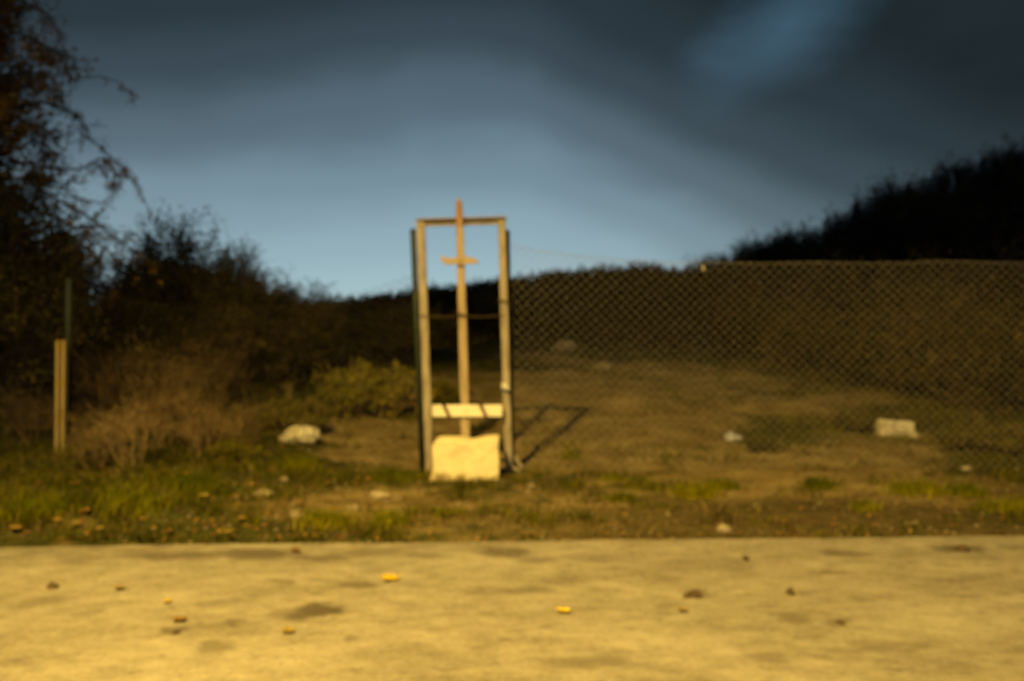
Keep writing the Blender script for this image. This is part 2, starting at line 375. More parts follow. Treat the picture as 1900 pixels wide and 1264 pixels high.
    n = t.nodes.new('ShaderNodeMix'); n.data_type = 'RGBA'
    t.links.new(ma('MULTIPLY', tot, .9), n.inputs[0]); t.links.new(rp.outputs[0], n.inputs[6]); n.inputs[7].default_value = (.06,.047,.038,1)
    t.links.new(n.outputs[2], b.inputs['Base Color'])
    bp = t.nodes.new('ShaderNodeBump'); bp.inputs['Strength'].default_value = .5; bp.inputs['Distance'].default_value = .015
    t.links.new(nz(16, 8), bp.inputs['Height']); t.links.new(bp.outputs[0], b.inputs['Normal'])
    return m
mb = MB(); rx = axis([(-150,-10,10), (-10,10,.1), (10,150,10)]); n = len(rx)
ed = [(x, road_edge(x) + (.022*N(x*5, 1) + .016*N(x*17, 4)) - .015) for x in rx]
mb.v = [(x, -2.5, 0) for x in rx] + [(x, y-.05, .0) for x, y in ed] + [(x, y, -.012) for x, y in ed] + [(x, y+.02, -.12) for x, y in ed] + [(x, -2.5, -.12) for x in rx]
mb.f = [(r*n+i, r*n+i+1, (r+1)*n+i+1, (r+1)*n+i) for r in (0, 1, 2) for i in range(n-1)] + [(4*n+i, 4*n+i+1, i+1, i) for i in range(n-1)]
mb.m = [0]*len(mb.f)
road = mb.build('road', road_material()); road['kind'] = 'structure'

# ================================================================== street lamp (stands behind the camera, lights the place)
t = thing('street_lamp', 'sodium street lamp on a tall steel pole across the road', 'street lamp', (LAMP.x, -3.2, -.05))
b_ = MB(); b_.tube([(0,0,0),(0,0,1.2),(0,0,1.22),(0,0,7.2),(0,.15,7.8),(0,.8,8.2),(0,2.5,8.28)], [.09,.085,.06,.05,.045,.04,.035], 10); b_.build('pole', M['galv'], t, True)
b_ = MB(); b_.box((-.14,2.4,8.16),(.14,3.15,8.34)); bevel(b_.build('lamp_head', M['galv'], t), .05, 3)
lens = bpy.data.materials.new('sodium_lens'); lens.use_nodes = True; pb = lens.node_tree.nodes['Principled BSDF']
pb.inputs['Base Color'].default_value = (.8,.6,.3,1); pb.inputs['Emission Color'].default_value = (*LAMP_COL, 1); pb.inputs['Emission Strength'].default_value = 40
b_ = MB(); b_.box((-.1,2.55,8.125),(.1,3.05,8.157)); b_.build('lens', lens, t)
ll = bpy.data.lights.new('lamp_light', 'SPOT'); ll.energy = LAMP_W; ll.color = LAMP_COL; ll.spot_size = R(2*LAMP_HALF); ll.spot_blend = 1.0; ll.shadow_soft_size = .22
lo = bpy.data.objects.new('lamp_light', ll); COL.objects.link(lo); lo.location = LAMP
lo.rotation_euler = (LAMP_AIM - LAMP).to_track_quat('-Z', 'Y').to_euler()

# ================================================================== fence
D = .085
def chain_link(name, xa, xb, ya, yb, ztop, zbot, parent, r=.0018, seed=0, mat='wire'):
    m_ = MB(); L = math.hypot(xb-xa, yb-ya); nc = int(L/(D/2))
    for k in range(nc):
        pts = []; rows = 44
        for j in range(rows+1):
            c_ = k + ((j + k) % 2); u_ = c_*D/2/L; x = lerp(xa, xb, u_); zt = ztop(x); zb = zbot(x)
            y = lerp(ya, yb, u_) + .03*N(x*1.3, j*.06, seed) + (.004 if (j+k) % 2 else -.004)
            pts.append((x, y, lerp(zb, zt, j/rows)))
        m_.tube(pts, r, 4, False)
    o = m_.build(name, M[mat], parent, True); o['kind'] = 'stuff'; return o
def round_post(p0, p1, r, mat, parent, name='post'):
    b = MB(); p0 = Vector(p0); p1 = Vector(p1)
    b.tube([p0, p1, p1 + (p1-p0).normalized()*r*.5], [r, r, r*.5], 10); return b.build(name, mat, parent, True)
# right bay
fr = thing('chain_link_fence', 'tall diamond mesh wire fence right of the narrow metal frame', 'fence', (0, 0, 0))
round_post((.0,8.52,-.15), (-.045,8.52,2.06), .026, M['dark_post'], fr)
for X in (2.9+3.1, 9.4): round_post((X,8.55,-.1), (X,8.55,1.95), .03, M['dark_post'], fr)
topR = lambda x: 1.795 + .15*math.exp(-max(0, x)/.55) + .022*N(x*1.2, 5) + .008*N(x*4, 2)
chain_link('wire_mesh', .0, 9.4, 8.56, 8.58, topR, lambda x: terr(x, 8.56) + .02, fr, seed=1)
b_ = MB(); b_.tube([(x*.2, 8.563, topR(x*.2)) for x in range(0, 48)], .0016, 4); b_.build('top_wire', M['wire'], fr)
b_ = MB(); b_.tube([(0,8.52,.16),(.05,8.49,.10),(.085,8.47,.04)], .014, 6); b_.tube([(0,8.46,.05),(.05,8.44,.03),(.09,8.42,.0)], .014, 6); b_.build('post_foot', M['galv'], fr)
# left bay
fl = thing('chain_link_fence', 'sagging wire fence left of the narrow metal frame, sunk in dry scrub', 'fence', (0, 0, 0))
round_post((-.755,8.5,-.15), (-.845,8.5,2.07), .026, M['dark_post'], fl)
pL = at(124, 860, 9.0); round_post((pL.x, 9.0, -.1), (pL.x+.02, 9.0, 1.66), .033, M['dark_post'], fl)
round_post((-8.0,9.4,-.1), (-8.0,9.4,1.8), .033, M['dark_post'], fl)
topL = lambda x: 1.56 + .16*math.exp((x+.82)/.5)*(x < -.8) - .16*math.sin(max(0, min(1, (-.84-x)/3.1))*math.pi)
chain_link('wire_mesh', -.84, pL.x, 8.52, 9.02, topL, lambda x: terr(x, 8.7) + .02, fl, seed=4, mat='wire_rust')
chain_link('wire_mesh', pL.x, -8.0, 9.02, 9.42, lambda x: 1.55, lambda x: terr(x, 9.2) + .02, fl, seed=9, mat='wire_rust')
# fence tag caught on the top wire
p = at(1304, 498, 8.55); b_ = MB()
b_.add([(p.x-.014,p.y-.02,p.z+.04),(p.x+.002,p.y-.025,p.z+.045),(p.x+.012,p.y-.03,p.z-.01),(p.x+.026,p.y-.02,p.z-.05),(p.x+.010,p.y-.035,p.z-.045),(p.x-.006,p.y-.02,p.z-.0)],
       [(0,1,2,5),(5,2,3,4)])
o = b_.build('tape_scrap', M['cloth']); sm = o.modifiers.new('thick', 'SOLIDIFY'); sm.thickness = .006
o.data.transform(__import__('mathutils').Matrix.Translation(p) @ __import__('mathutils').Matrix.Scale(.55, 4) @ __import__('mathutils').Matrix.Translation(-p))
tag(o, 'tiny pale scrap of tape caught on the fence top wire', 'tape')

# ================================================================== the narrow frame in the fence opening
gf = thing('passage_frame', 'narrow weathered metal frame with two uprights and a top bar standing in the fence gap', 'frame', (-.38, 8.45, 0))
def fpost(x0, x1, ztop, w):
    b = MB(); h = w/2
    b.prism((x0+.38, 0, -.12), (x1+.38, 0, ztop), [(-h,-.03),(h,-.03),(h,.035),(-h,.035)])
    return bevel(b.build('upright', M['galv'], gf), .008)
fpost(-.692, -.775, 2.135, .068); fpost(-.022, -.088, 2.15, .064)
b_ = MB()                                            # top bar: a channel with its open side to the road
xa, za, xb, zb = -.812+.38, 2.125, -.05+.38, 2.145
for (y0, y1, c0, c1) in ((-.035,.03,.026,.036), (-.035,.03,-.030,-.018), (.018,.03,-.018,.026)):
    b_.add([(xa,y0,za+c0),(xb,y0,zb+c0),(xb,y1,zb+c0),(xa,y1,za+c0),(xa,y0,za+c1),(xb,y0,zb+c1),(xb,y1,zb+c1),(xa,y1,za+c1)],
           [(0,3,2,1),(4,5,6,7),(0,1,5,4),(1,2,6,5),(2,3,7,6),(3,0,4,7)])
b_.build('top_bar', M['galv'], gf)
bd = MB(); bz = .495                                    # striped board between the uprights
bd.box((-.700+.41, -.118, bz), (-.052+.35, -.094, bz+.098)); board = bevel(bd.build('cross_board', M['white_board'], gf), .004)
for cx in (-.548, -.240):                               # painted slanting bands wrapping the board front
    s_ = MB(); cx += .38; w = .017; k = .024
    s_.prism((cx+k, 0, bz-.001), (cx-k, 0, bz+.099), [(-w,-.1205),(w,-.1205),(w,-.0925),(-w,-.0925)])
    s_.build('stripe', M['stripe'], board)
for cx in (-.40, -.37):
    s_ = MB(); s_.tube([(cx+.38,-.119,bz+.049),(cx+.38,-.126,bz+.049)], .006, 6); s_.build('bolt', M['galv'], board)

# pole shaped like a sword or cross
pc = thing('wooden_pole', 'tall wooden pole with a short crosspiece like a cross rising through the metal frame', 'pole', (-.40, 8.395, 0))
b_ = MB()
prof = lambda w, d: [(-w,-d),(w,-d),(w,d),(-w,d)]
b_.prism((.012,0,-.1), (.003,0,.6), prof(.037,.03), prof(.037,.03)); b_.prism((.003,0,.6), (-.040,0,2.09), prof(.037,.0295), prof(.030,.026))
bevel(b_.build('shaft', M['wood'], pc), .008)
b_ = MB(); b_.prism((-.040,0,2.09), (-.046,0,2.28), prof(.031,.0255), prof(.027,.022)); b_.prism((-.046,0,2.28), (-.050,0,2.325), prof(.027,.022), prof(.012,.012))
bevel(b_.build('tip', M['rust_wood'], pc), .006)
b_ = MB()                                             # crosspiece: tapered carved board, left end tilted up
vs = []; zc = 1.80
for x, zo, hh in ((-.172,.018,.016),(-.15,.012,.026),(-.12,-.006,.029),(-.06,-.002,.024),(-.02,.0,.036),(.02,.004,.042),(.05,.004,.030),(.09,.002,.026),(.125,-.006,.017),(.15,-.012,.006)):
    vs += [(x,-.058,zc+zo-hh),(x,-.058,zc+zo+hh),(x,-.031,zc+zo+hh),(x,-.031,zc+zo-hh)]
ns = len(vs)//4; fs = [(4*i+j, 4*i+4+j, 4*i+4+(j+1) % 4, 4*i+(j+1) % 4) for i in range(ns-1) for j in range(4)] + [(0,1,2,3), (4*ns-1,4*ns-2,4*ns-3,4*ns-4)]
b_.add([(x-.026, y, z) for x, y, z in vs], fs); bevel(b_.build('crosspiece', M['wood'], pc), .004)
b_ = MB(); b_.tube([(-.036,-.062,zc+.004),(-.036,-.070,zc+.004)], .008, 6); b_.build('nail', M['galv'], pc)
# wire strung across the opening, with its knots
sw = thing('tie_wire', 'thin rusty wire strung across the opening and twisted round the pole', 'wire', (0, 0, 0))
zW = CH - (586-HY)/219
b_ = MB(); b_.tube([(-.79,8.41,zW+.005),(-.6,8.36,zW-.008),(-.42,8.358,zW-.004),(-.25,8.37,zW-.010),(-.06,8.42,zW+.004)], .004, 5); b_.build('strand', M['clod'], sw)
b_ = MB(); b_.tube([(-.47,8.40,zW+.03),(-.44,8.357,zW+.018),(-.40,8.352,zW+.002),(-.372,8.36,zW-.012),(-.365,8.40,zW-.02)], .0075, 6)
b_.tube([(-.385,8.352,zW+.004),(-.375,8.340,zW-.012),(-.36,8.345,zW-.004)], .008, 6); b_.build('knot', M['clod'], sw)
zK = CH - (560-HY)/219
b_ = MB(); b_.tube([(-.115,8.44,zK+.012),(-.09,8.405,zK+.008),(-.04,8.405,zK-.004),(-.015,8.44,zK-.006)], .007, 6); b_.build('knot', M['clod'], sw)
# pale rag
def blob(r, seed, lev=2, rough=.28, flat=0.0, freq=1.4):
    import bmesh
    bm = bmesh.new(); bmesh.ops.create_icosphere(bm, subdivisions=lev, radius=1)
    out_v = []
    for v in bm.verts:
        c_ = v.co.copy(); k = 1 + rough*noise.noise(c_*freq + Vector((seed*3.7, seed, -seed))) + rough*.4*noise.noise(c_*freq*2.7 + Vector((seed, 0, 9)))
        c_ *= k
        for q in range(4):                              # a few flat broken faces
            nn = Vector((math.sin(seed*7.1+q*2.3), math.cos(seed*3.3+q*1.9), math.sin(seed*1.7+q*4.1))).normalized()
            dd = c_.dot(nn)
            if dd > .72: c_ -= nn*(dd-.72)
        out_v.append((c_.x*r[0], c_.y*r[1], max(c_.z, -.5)*r[2]))
    fs_ = [tuple(v.index for v in f.verts) for f in bm.faces]; bm.free()
    b = MB(); b.add(out_v, fs_); return b
p = at(938, 719, 8.40)
rg = thing('rag_tie', 'pale rag knotted round the right upright of the frame', 'rag', p)
b = blob((.030,.022,.034), 3, 2, .5); b.build('knot', M['cloth'], rg, True)
b_ = MB(); b_.tube([(-.03,.01,.030),(-.012,-.02,.012),(.02,-.022,-.010),(.034,-.005,-.03)], [.012,.02,.018,.01], 6); b_.build('tail', M['cloth'], rg, True)

# limewashed block at the foot
blk = MB(); nxb, nzb = 12, 8
def topz(x): return .335 - .016*math.exp(-((x-.06)/.07)**2) + .012*ss(.1, .24, x) - .018*ss(-.22, -.27, x)
x0, x1, dp = -.27, .268, .26
import bmesh
bm = bmesh.new(); bmesh.ops.create_cube(bm, size=1); bmesh.ops.subdivide_edges(bm, edges=bm.edges[:], cuts=9, use_grid_fill=True)
for v in bm.verts:
    x, y, z = v.co; X = (x+.5)*(x1-x0)+x0; zt = topz(X); Z = (z+.5)*(zt+.06)-.06
    X += (.010*N(Z*9, y*6, 5)) - (.035*ss(.10, -.03, Z) if x < -.45 else 0)*1 + (0.02*ss(.26,.36,Z) if x < -.45 else 0)
    v.co = (X, y*dp + .008*N(X*8, Z*8, 2), Z + .006*N(X*12, y*9, 1))
me = bpy.data.meshes.new('concrete_block'); bm.to_mesh(me); bm.free(); me.materials.append(M['limewash'])
_t = M['limewash'].node_tree; _b = _t.nodes['Principled BSDF']; _src = _b.inputs['Base Color'].links[0].from_socket
_g = _t.nodes.new('ShaderNodeTexCoord'); _s = _t.nodes.new('ShaderNodeSeparateXYZ'); _t.links.new(_g.outputs['Object'], _s.inputs[0])
_n = _t.nodes.new('ShaderNodeTexNoise'); _n.inputs['Scale'].default_value = 14; _n.inputs['Detail'].default_value = 7; _t.links.new(_g.outputs['Object'], _n.inputs[0])
_a = _t.nodes.new('ShaderNodeMath'); _a.operation = 'MULTIPLY_ADD'; _t.links.new(_n.outputs[0], _a.inputs[0]); _a.inputs[1].default_value = .26; _t.links.new(_s.outputs[2], _a.inputs[2])
_m = _t.nodes.new('ShaderNodeMapRange'); _m.interpolation_type = 'SMOOTHSTEP'; _t.links.new(_a.outputs[0], _m.inputs[0])
_m.inputs[1].default_value = .13; _m.inputs[2].default_value = .21; _m.inputs[3].default_value = .75; _m.inputs[4].default_value = 0
_x = _t.nodes.new('ShaderNodeMix'); _x.data_type = 'RGBA'; _t.links.new(_m.outputs[0], _x.inputs[0]); _t.links.new(_src, _x.inputs[6]); _x.inputs[7].default_value = (.30,.22,.12,1)
_t.links.new(_x.outputs[2], _b.inputs['Base Color'])          # soil splashed up the foot of the block
o = bpy.data.objects.new('concrete_block', me); COL.objects.link(o); bevel(o, .012, 3)
o.location = (-.372, 8.20, 0); tag(o, 'whitewashed concrete block at the foot of the wooden pole', 'block')

# pale channel stake by the left post
ps = thing('marker_stake', 'pale yellow metal channel stake standing in grass before the left scrub', 'stake', at(115, 862, 8.85))
ps.location.z = 0
b_ = MB(); b_.prism((-.010,0,-.1), (.002,0,1.115), [(-.040,-.035),(-.015,-.035),(-.015,.028),(.016,.028),(.016,-.035),(.038,-.035),(.038,.034),(-.040,.034)])
b_.build('channel', material('yellowed_paint', [(.40,.29,.08),(.48,.38,.19),(.50,.34,.05)], .7, 4, .15, 40, stretch=(2,2,.8)), ps)
b_ = MB(); b_.box((-.048,-.026,.205),(.036,.026,.222)); b_.build('band', M['dark_post'], ps)

# ================================================================== vegetation builders
def rnd(a, b): return random.uniform(a, b)
def rdir():
    while True:
        v = Vector((rnd(-1,1), rnd(-1,1), rnd(-1,1)))
        if .05 < v.length < 1: return v.normalized()
def grow(m_, p, d, L, r, depth, tips, bend=.25, up=.15, k=3, kids=(3, 5), spread=.7, shrink=.62, droop=0.0):
    """one branch as a tapered tube, then its side branches"""
    nseg = 3; pts = [p.copy()]; q = p.copy(); dd = d.copy()
    for i in range(nseg):
        dd = (dd + rdir()*bend + Vector((0,0,up - droop*(i+1)/nseg))).normalized(); q = q + dd*L/nseg; pts.append(q.copy())
    m_.tube(pts, [lerp(r, r*.45, i/nseg) for i in range(nseg+1)], k, False)
    if depth == 0:
        tips.append((pts, dd)); return
    for c_ in range(random.randint(*kids)):
        s = rnd(.35, 1.0); i = min(nseg-1, int(s*nseg)); q = pts[i].lerp(pts[i+1], s*nseg-i)
        nd_ = (dd*(1-spread) + rdir()*spread).normalized()
        grow(m_, q, nd_, L*shrink*rnd(.8,1.2), max(r*.5, .003), depth-1, tips, bend, up, k, kids, spread, shrink, droop)
def leaves(m_, tips, per, L, spread=.06, frac=1.0):
    for pts, d_ in tips:
        if random.random() > frac: continue
        for i in range(per):
            s = random.random()*(len(pts)-1); j = int(s); q = pts[j].lerp(pts[min(j+1, len(pts)-1)], s-j) + rdir()*spread*rnd(0,1)
            m_.leaf(q, rdir(), rdir(), L*rnd(.6,1.3), L*rnd(.35,.6))
def shrub(name, label, cat, h, w, n, depth, twig, leafm=None, per=0, L=.04, spread=.07, tr=.010, frac=1.0, up=.22, bend=.22, kids=(3,5), group=None, lean=1.0):
    t = thing(name, label, cat, group=group); st = MB(); tips = []
    for i in range(n):
        a = rnd(0, 2*math.pi); o_ = rnd(0, 1)**.6
        d_ = Vector((math.cos(a)*o_*w*lean, math.sin(a)*o_*w*lean*.8, h)).normalized()
        p_ = Vector((math.cos(a)*w*.25*o_, math.sin(a)*w*.2*o_, -.04))
        grow(st, p_, d_, h*rnd(.42,.62), tr*rnd(.7,1.2), depth, tips, bend, up, 3, kids, .55, .58)
    st.build('stem', twig, t)
    if leafm:
        lm = MB(); leaves(lm, tips, per, L, spread, frac); lm.build('foliage', leafm, t)
    return t
def put(o, p, rz=0, s=1):
    o.location = p; o.rotation_euler = (0,0,rz); o.scale = s if isinstance(s, tuple) else (s,)*3; return o

# ---- tall tree at the left edge: trunk out of frame, limbs hanging in
tr = thing('autumn_tree', 'tall half bare autumn tree with drooping twigs at the left edge', 'tree', (-6.1, 10.6, .1))
O = Vector((-6.1, 10.6, .1)); tk = MB(); tips = []
tk.tube([(0,0,-.3),(0.02,0,.8),(-.05,.05,2.2),(.05,0,3.6),(.0,.05,5.0),(.1,0,6.2)], [.19,.16,.14,.11,.07,.03], 9)
lb = MB()
def limb(p0, p1, r, sag=.15, n=9, L=.55, side=1.0, depth=2):
    p0 = Vector(p0); p1 = Vector(p1); pts = []
    for i in range(8):
        s = i/7; q = p0.lerp(p1, s); q.z += 4*sag*s*(1-s); q += rdir()*.03; pts.append(q)
    lb.tube(pts, [lerp(r, .006, i/7) for i in range(8)], 5, False)
    for i in range(n):
        s = rnd(.25, 1.0); j = min(6, int(s*7)); q = pts[j].lerp(pts[j+1], s*7-j)
        d_ = ((p1-p0).normalized()*.6 + rdir()*.8*side + Vector((0,0,-.15))).normalized()
        grow(lb, q, d_, L*rnd(.5,1.1), .007, depth, tips, .28, -.03, 3, (2,4), .6, .6, .12)
for i in range(105):
    z = rnd(1.2, 6.6); a = rnd(0, 2*math.pi); l_ = rnd(.7, 1.55)*(1.15 - .09*z)
    p1 = Vector((math.cos(a)*l_, math.sin(a)*l_*.8, z + rnd(-.1, .55)))
    limb((0, 0, z-.3), p1, .03, .08, 10, .5)
def limb_px(pts_px, r, n, L):
    a = at(*pts_px[0]) - O; b = at(*pts_px[-1]) - O
    limb(a, b, r, pts_px[1] if len(pts_px) == 3 else .0, n, L, .7, 1)
crown_tips = len(tips)
def path_limb(pxs, Y, r, n, L, cluster):
    P_ = [at(px, py, Y + .04*i) - O for i, (px, py) in enumerate(pxs)]
    lb.tube(P_, [lerp(r, .004, i/(len(P_)-1)) for i in range(len(P_))], 4, False)
    for i in range(n):
        s = rnd(.3, 1)*(len(P_)-1); j = min(len(P_)-2, int(s)); q = P_[j].lerp(P_[j+1], s-j)
        grow(lb, q, (rdir() + Vector((.5,0,-.5))).normalized(), L*rnd(.5,1.1), .0045, 1, tips, .3, -.05, 3, (2,3), .6, .6, .15)
path_limb([(20,300),(100,312),(150,315),(185,295),(205,300),(213,325),(208,350)], 9.6, .015, 34, .17, 1)
path_limb([(150,250),(190,275),(215,300),(240,330),(262,360),(278,392)], 9.6, .008, 16, .12, 1)
path_limb([(60,170),(140,148),(185,142),(215,150),(238,168),(250,182)], 9.6, .006, 6, .07, 1)
path_limb([(40,330),(110,372),(160,400),(205,435),(245,462),(285,498)], 9.6, .014, 30, .2, 1)
path_limb([(60,390),(120,412),(160,430),(190,455),(215,480)], 9.6, .012, 18, .18, 1)
path_limb([(30,200),(80,190),(130,205),(160,235),(172,265)], 9.7, .02, 22, .2, 1)
path_limb([(20,60),(60,70),(100,95),(135,110),(150,140)], 9.7, .018, 20, .2, 1)
path_limb([(10,20),(50,10),(80,20),(110,60)], 9.7, .018, 16, .2, 1)
path_limb([(40,350),(110,360),(160,372),(195,378),(215,390)], 9.6, .008, 10, .12, 1)
tk.build('trunk', M['bark'], tr, True); lb.build('crown', M['twig_dark'], tr)
lm = MB(); leaves(lm, tips[:crown_tips], 15, .06, .13, .9); leaves(lm, tips[crown_tips:], 4, .036, .05, .9)
lm.build('foliage', M['foliage_autumn'], tr)
dup(tr, (-8.3, 13.0, .1), 2.3, (1.1,1.1,1.15), 'second autumn tree behind the drooping one, mostly hidden')
print('tree faces', len(lb.f), len(lm.f))

# ---- shrubs on the left, behind the sagging fence
dk = shrub('dark_shrub', 'tall dark twiggy shrub against the sky beside the drooping tree', 'shrub', 1.75, .75, 34, 3, M['twig_dark'], M['foliage_dark'], 9, .042, .08, .011, .85, up=.30, bend=.2)
p = G(322, 740); p = Vector((p.x*(p.y+1.6)/p.y, p.y+1.6, 0)); put(dk, p, 0, (1.32,1.1,1.13)); dk.location.z = terr(dk.location.x, dk.location.y)
s_ = dk.location
dup(dk, (s_.x+.72, s_.y+.3, terr(s_.x+.72, s_.y+.3)), 2.0, (.95,.8,.80), 'shorter dark shrub right of the tall twiggy one')
dup(dk, (s_.x-1.3, s_.y-.6, terr(s_.x-1.3, s_.y-.6)), 4.1, (1.2,.9,1.12), 'dark shrub filling the gap under the drooping branch')
dup(dk, (-5.0, 9.9, terr(-5.0, 9.9)), 1.2, (1.3,1.1,1.35), 'black shrub in deep shade under the tree, behind the stake')
dup(dk, (-6.1, 9.7, terr(-6.1, 9.7)), 5.2, (1.4,1.2,1.45), 'black shrub in deep shade at the very left edge')
dup(dk, (-2.9, 13.2, terr(-2.9, 13.2)), .7, (1.3,.9,.66), 'low dark shrub behind the dry ones, left of the yellow green bush')
dup(dk, (-4.3, 12.6, terr(-4.3, 12.6)), 3.9, (1.5,1.0,.82), 'wide dark shrub low behind the tall twiggy one')
dup(dk, (-3.3, 11.8, terr(-3.3, 11.8)), 2.9, (1.0,.8,.90), 'dark shrub sloping down right of the tall twiggy one, above the dry shrubs')
dup(dk, (-2.75, 12.2, terr(-2.75, 12.2)), 5.5, (1.0,.8,.72), 'lowest dark shrub where the thicket tapers to the rise')
dup(dk, (-4.35, 11.4, terr(-4.35, 11.4)), 1.7, (1.1,.9,.92), 'dark shrub between the stake and the tall twiggy one')
dup(dk, (-1.6, 14.5, terr(-1.6, 14.5)), 3.0, (1.5,.9,.5), 'low dark shrub behind the yellow green bush')
dup(dk, (-.1, 18.5, terr(-.1, 18.5)), 5.0, (1.9,.9,.62), 'dark shrub seen in the opening of the frame')
dr = shrub('dry_shrub', 'dry brown twiggy shrub left of centre, tallest of the lit scrub', 'shrub', 1.25, .75, 20, 3, M['twig_brown'], M['foliage_olive'], 2, .034, .05, .0105, .35, bend=.2, up=.12, kids=(2,4))
drp = [(490, 745, 1.4, 1.2, 0), (300, 800, .6, .95, 2.2), (400, 790, .8, .80, 4.0), (215, 815, .2, .85, 1.1), (560, 735, 1.8, .70, 3.1), (180, 770, .9, .8, 5.0), (370, 850, 0, .55, .7),
       (250, 862, 0, .58, 2.7), (180, 868, 0, .5, 4.6), (455, 838, .1, .45, 3.3), (310, 830, .1, .75, 5.6), (60, 840, .3, .6, 1.9)]
drl = [None, 'broad dry brown shrub between the stake and the pale rock', 'dry brown shrub right behind the yellow tipped weeds', 'dry brown shrub just right of the pale stake',
       'small dry shrub behind the pale rock, left of the yellow green bush', 'dim dry shrub behind the pale stake', 'low spread of dry twigs in front of the brown shrubs',
       'low dry shrub at the grass edge, second right of the pale stake', 'small dry shrub hugging the grass beside the pale stake', 'small dry twigs between the yellow tipped weeds and the rock',
       'dry shrub in front of the broad brown one, left of the weeds', 'low dry shrub left of the pale stake']
for (px, py, dyy, s, rz), lab in zip(drp, drl):
    p = G(px, py) + Vector((0, dyy, 0)); p.x *= p.y/(p.y-dyy); p.z = terr(p.x, p.y)
    if lab is None: put(dr, p, rz, s); tag(dr, group='dry brown shrubs left of the frame')
    else: dup(dr, p, rz, (s*1.1, s, s*.92), lab, 'dry brown shrubs left of the frame')
yb = shrub('leafy_bush', 'yellow green leafy bush just left of the metal frame', 'bush', .62, .62, 26, 3, M['twig_brown'], M['foliage_yellow'], 4, .042, .06, .007, .8, up=.14)
p = G(702, 772); put(yb, p, .4, (1.35,.9,1.12))
dup(yb, G(822, 752), 2.4, (.34,.4,.62), 'small green bush seen through the frame, left of the pole')
ob = shrub('leafy_bush', 'low olive mound of a bush behind the pale rock', 'bush', .42, .5, 20, 3, M['twig_brown'], M['foliage_olive'], 4, .04, .05, .006, .8, up=.12)
put(ob, G(540, 806) + Vector((0,.1,0)), 0, (1.0,.8,1.1))
dup(yb, G(430, 852), 1.9, (.62,.5,.36), 'yellow tipped weeds at the foot of the dry shrubs')
wb = shrub('leafy_bush', 'small round dark green bush beside the white litter beyond the fence', 'bush', .2, .2, 14, 2, M['twig_dark'], M['foliage_olive'], 5, .03, .03, .005)
put(wb, G(1412, 838))
# ---- scrub beyond the right fence
rs = shrub('thorny_shrub', 'sprawling brown thorny shrub beyond the right fence', 'shrub', 1.25, .9, 26, 3, M['twig_mid'], M['foliage_dark'], 3, .06, .09, .008, .5, up=.1, bend=.25)
rsp = [(1640, 745, 1.0, 1.15, 0, None), (1400, 705, 3.0, 1.0, 2.0, 'leaning brown shrub where the lit slope ends, beyond the fence'),
       (1500, 730, 1.8, .95, 3.7, 'brown shrub behind the litter, between two thorny shrubs'), (1780, 770, .8, 1.2, 5.1, 'wide brown shrub right of the pale block beyond the fence'),
       (1880, 790, .6, 1.1, 1.3, 'brown shrub at the right edge of the picture beyond the fence'), (1720, 720, 3.2, 1.3, 4.4, 'tall dim shrub behind the pale block'),
       (1560, 690, 4.0, 1.3, 2.9, 'tall dim shrub below the foot of the dark ridge'), (1860, 700, 4.0, 1.4, .6, 'tall dim shrub far right under the dark ridge'),
       (1330, 690, 5.0, .75, 1.7, 'small dim shrub at the top of the lit slope')]
for px, py, dyy, s, rz, lab in rsp:
    p = G(px, py) + Vector((0, dyy, 0)); p.x *= (p.y)/(p.y-dyy); p.z = terr(p.x, p.y)
    if lab is None: put(rs, p, rz, s); tag(rs, group='brown shrubs beyond the right fence')
    else: dup(rs, p, rz, s, lab, 'brown shrubs beyond the right fence')
for px, py, s, lab in ((1590, 800, .9, 'low olive bush left of the pale block beyond the fence'), (1830, 835, 1.1, 'low green bush right of the pale block beyond the fence')):
    dup(ob, G(px, py), px*.01, (s, s*.8, s*.7), lab)
for px, py, dd_, s, lab in ((1320, 497, 26, 2.3, 'small rounded bush on the skyline left of the dark ridge'), (1372, 494, 26, 2.6, 'loose green bush on the skyline at the foot of the ridge')):
    p = at(px, py, dd_); p.z = terr(p.x, p.y); dup(dk, p, px, (s*.5, s*.5, max(.3, (CH-(462-HY)/F*dd_-p.z)/2.0)), lab)

# ---- far scrub on the middle rise (nobody could count it)
sb = MB(); cnt = 0
while cnt < 3100:
    y = rnd(13.0, 52) if cnt % 3 else rnd(13.0, 22); x = rnd(-.62, .62)*y
    dens = ss(13.6, 20.5, y + 2.6*N(x*.6, y*.4) + 7*(min(x/y, .4)-.15)*(x > -.1*y))**1.6
    if x/y > .16: dens *= .9
    if random.random() > dens: continue
    z = terr(x, y); hh = rnd(.25, .8)*(.35 + .65*ss(13, 19, y))*(.6 + .6*N(x*.35, y*.35, 3)**2 + .25*(y > 30))
    n_ = 9
    for i in range(n_):
        a = rnd(0, 6.283); o_ = rnd(.1, .7)*hh
        p0 = Vector((x + math.cos(a)*o_*.4, y + math.sin(a)*o_*.4, z-.05)); d_ = Vector((math.cos(a)*.55, math.sin(a)*.4, 1)).normalized()
        tip = p0 + d_*hh*rnd(.6, 1.15); w_ = .010 + .0006*y; sd = Vector((1, rnd(-.5,.5), 0))*w_
        md = p0.lerp(tip, .55) + rdir()*.05*hh
        sb.add([tuple(p0-sd), tuple(p0+sd), tuple(md+sd*.7), tuple(tip), tuple(md-sd*.7)], [(0,1,2,4), (4,2,3)])
        for q in range(3):
            sb.leaf(p0.lerp(tip, rnd(.35, 1)) + rdir()*.12*hh, rdir(), rdir(), rnd(.10,.2)*(.7+.012*y), rnd(.05,.10)*(.7+.012*y))
    cnt += 1
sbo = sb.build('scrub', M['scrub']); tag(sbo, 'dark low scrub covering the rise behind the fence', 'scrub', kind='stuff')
print('scrub', len(sb.f))

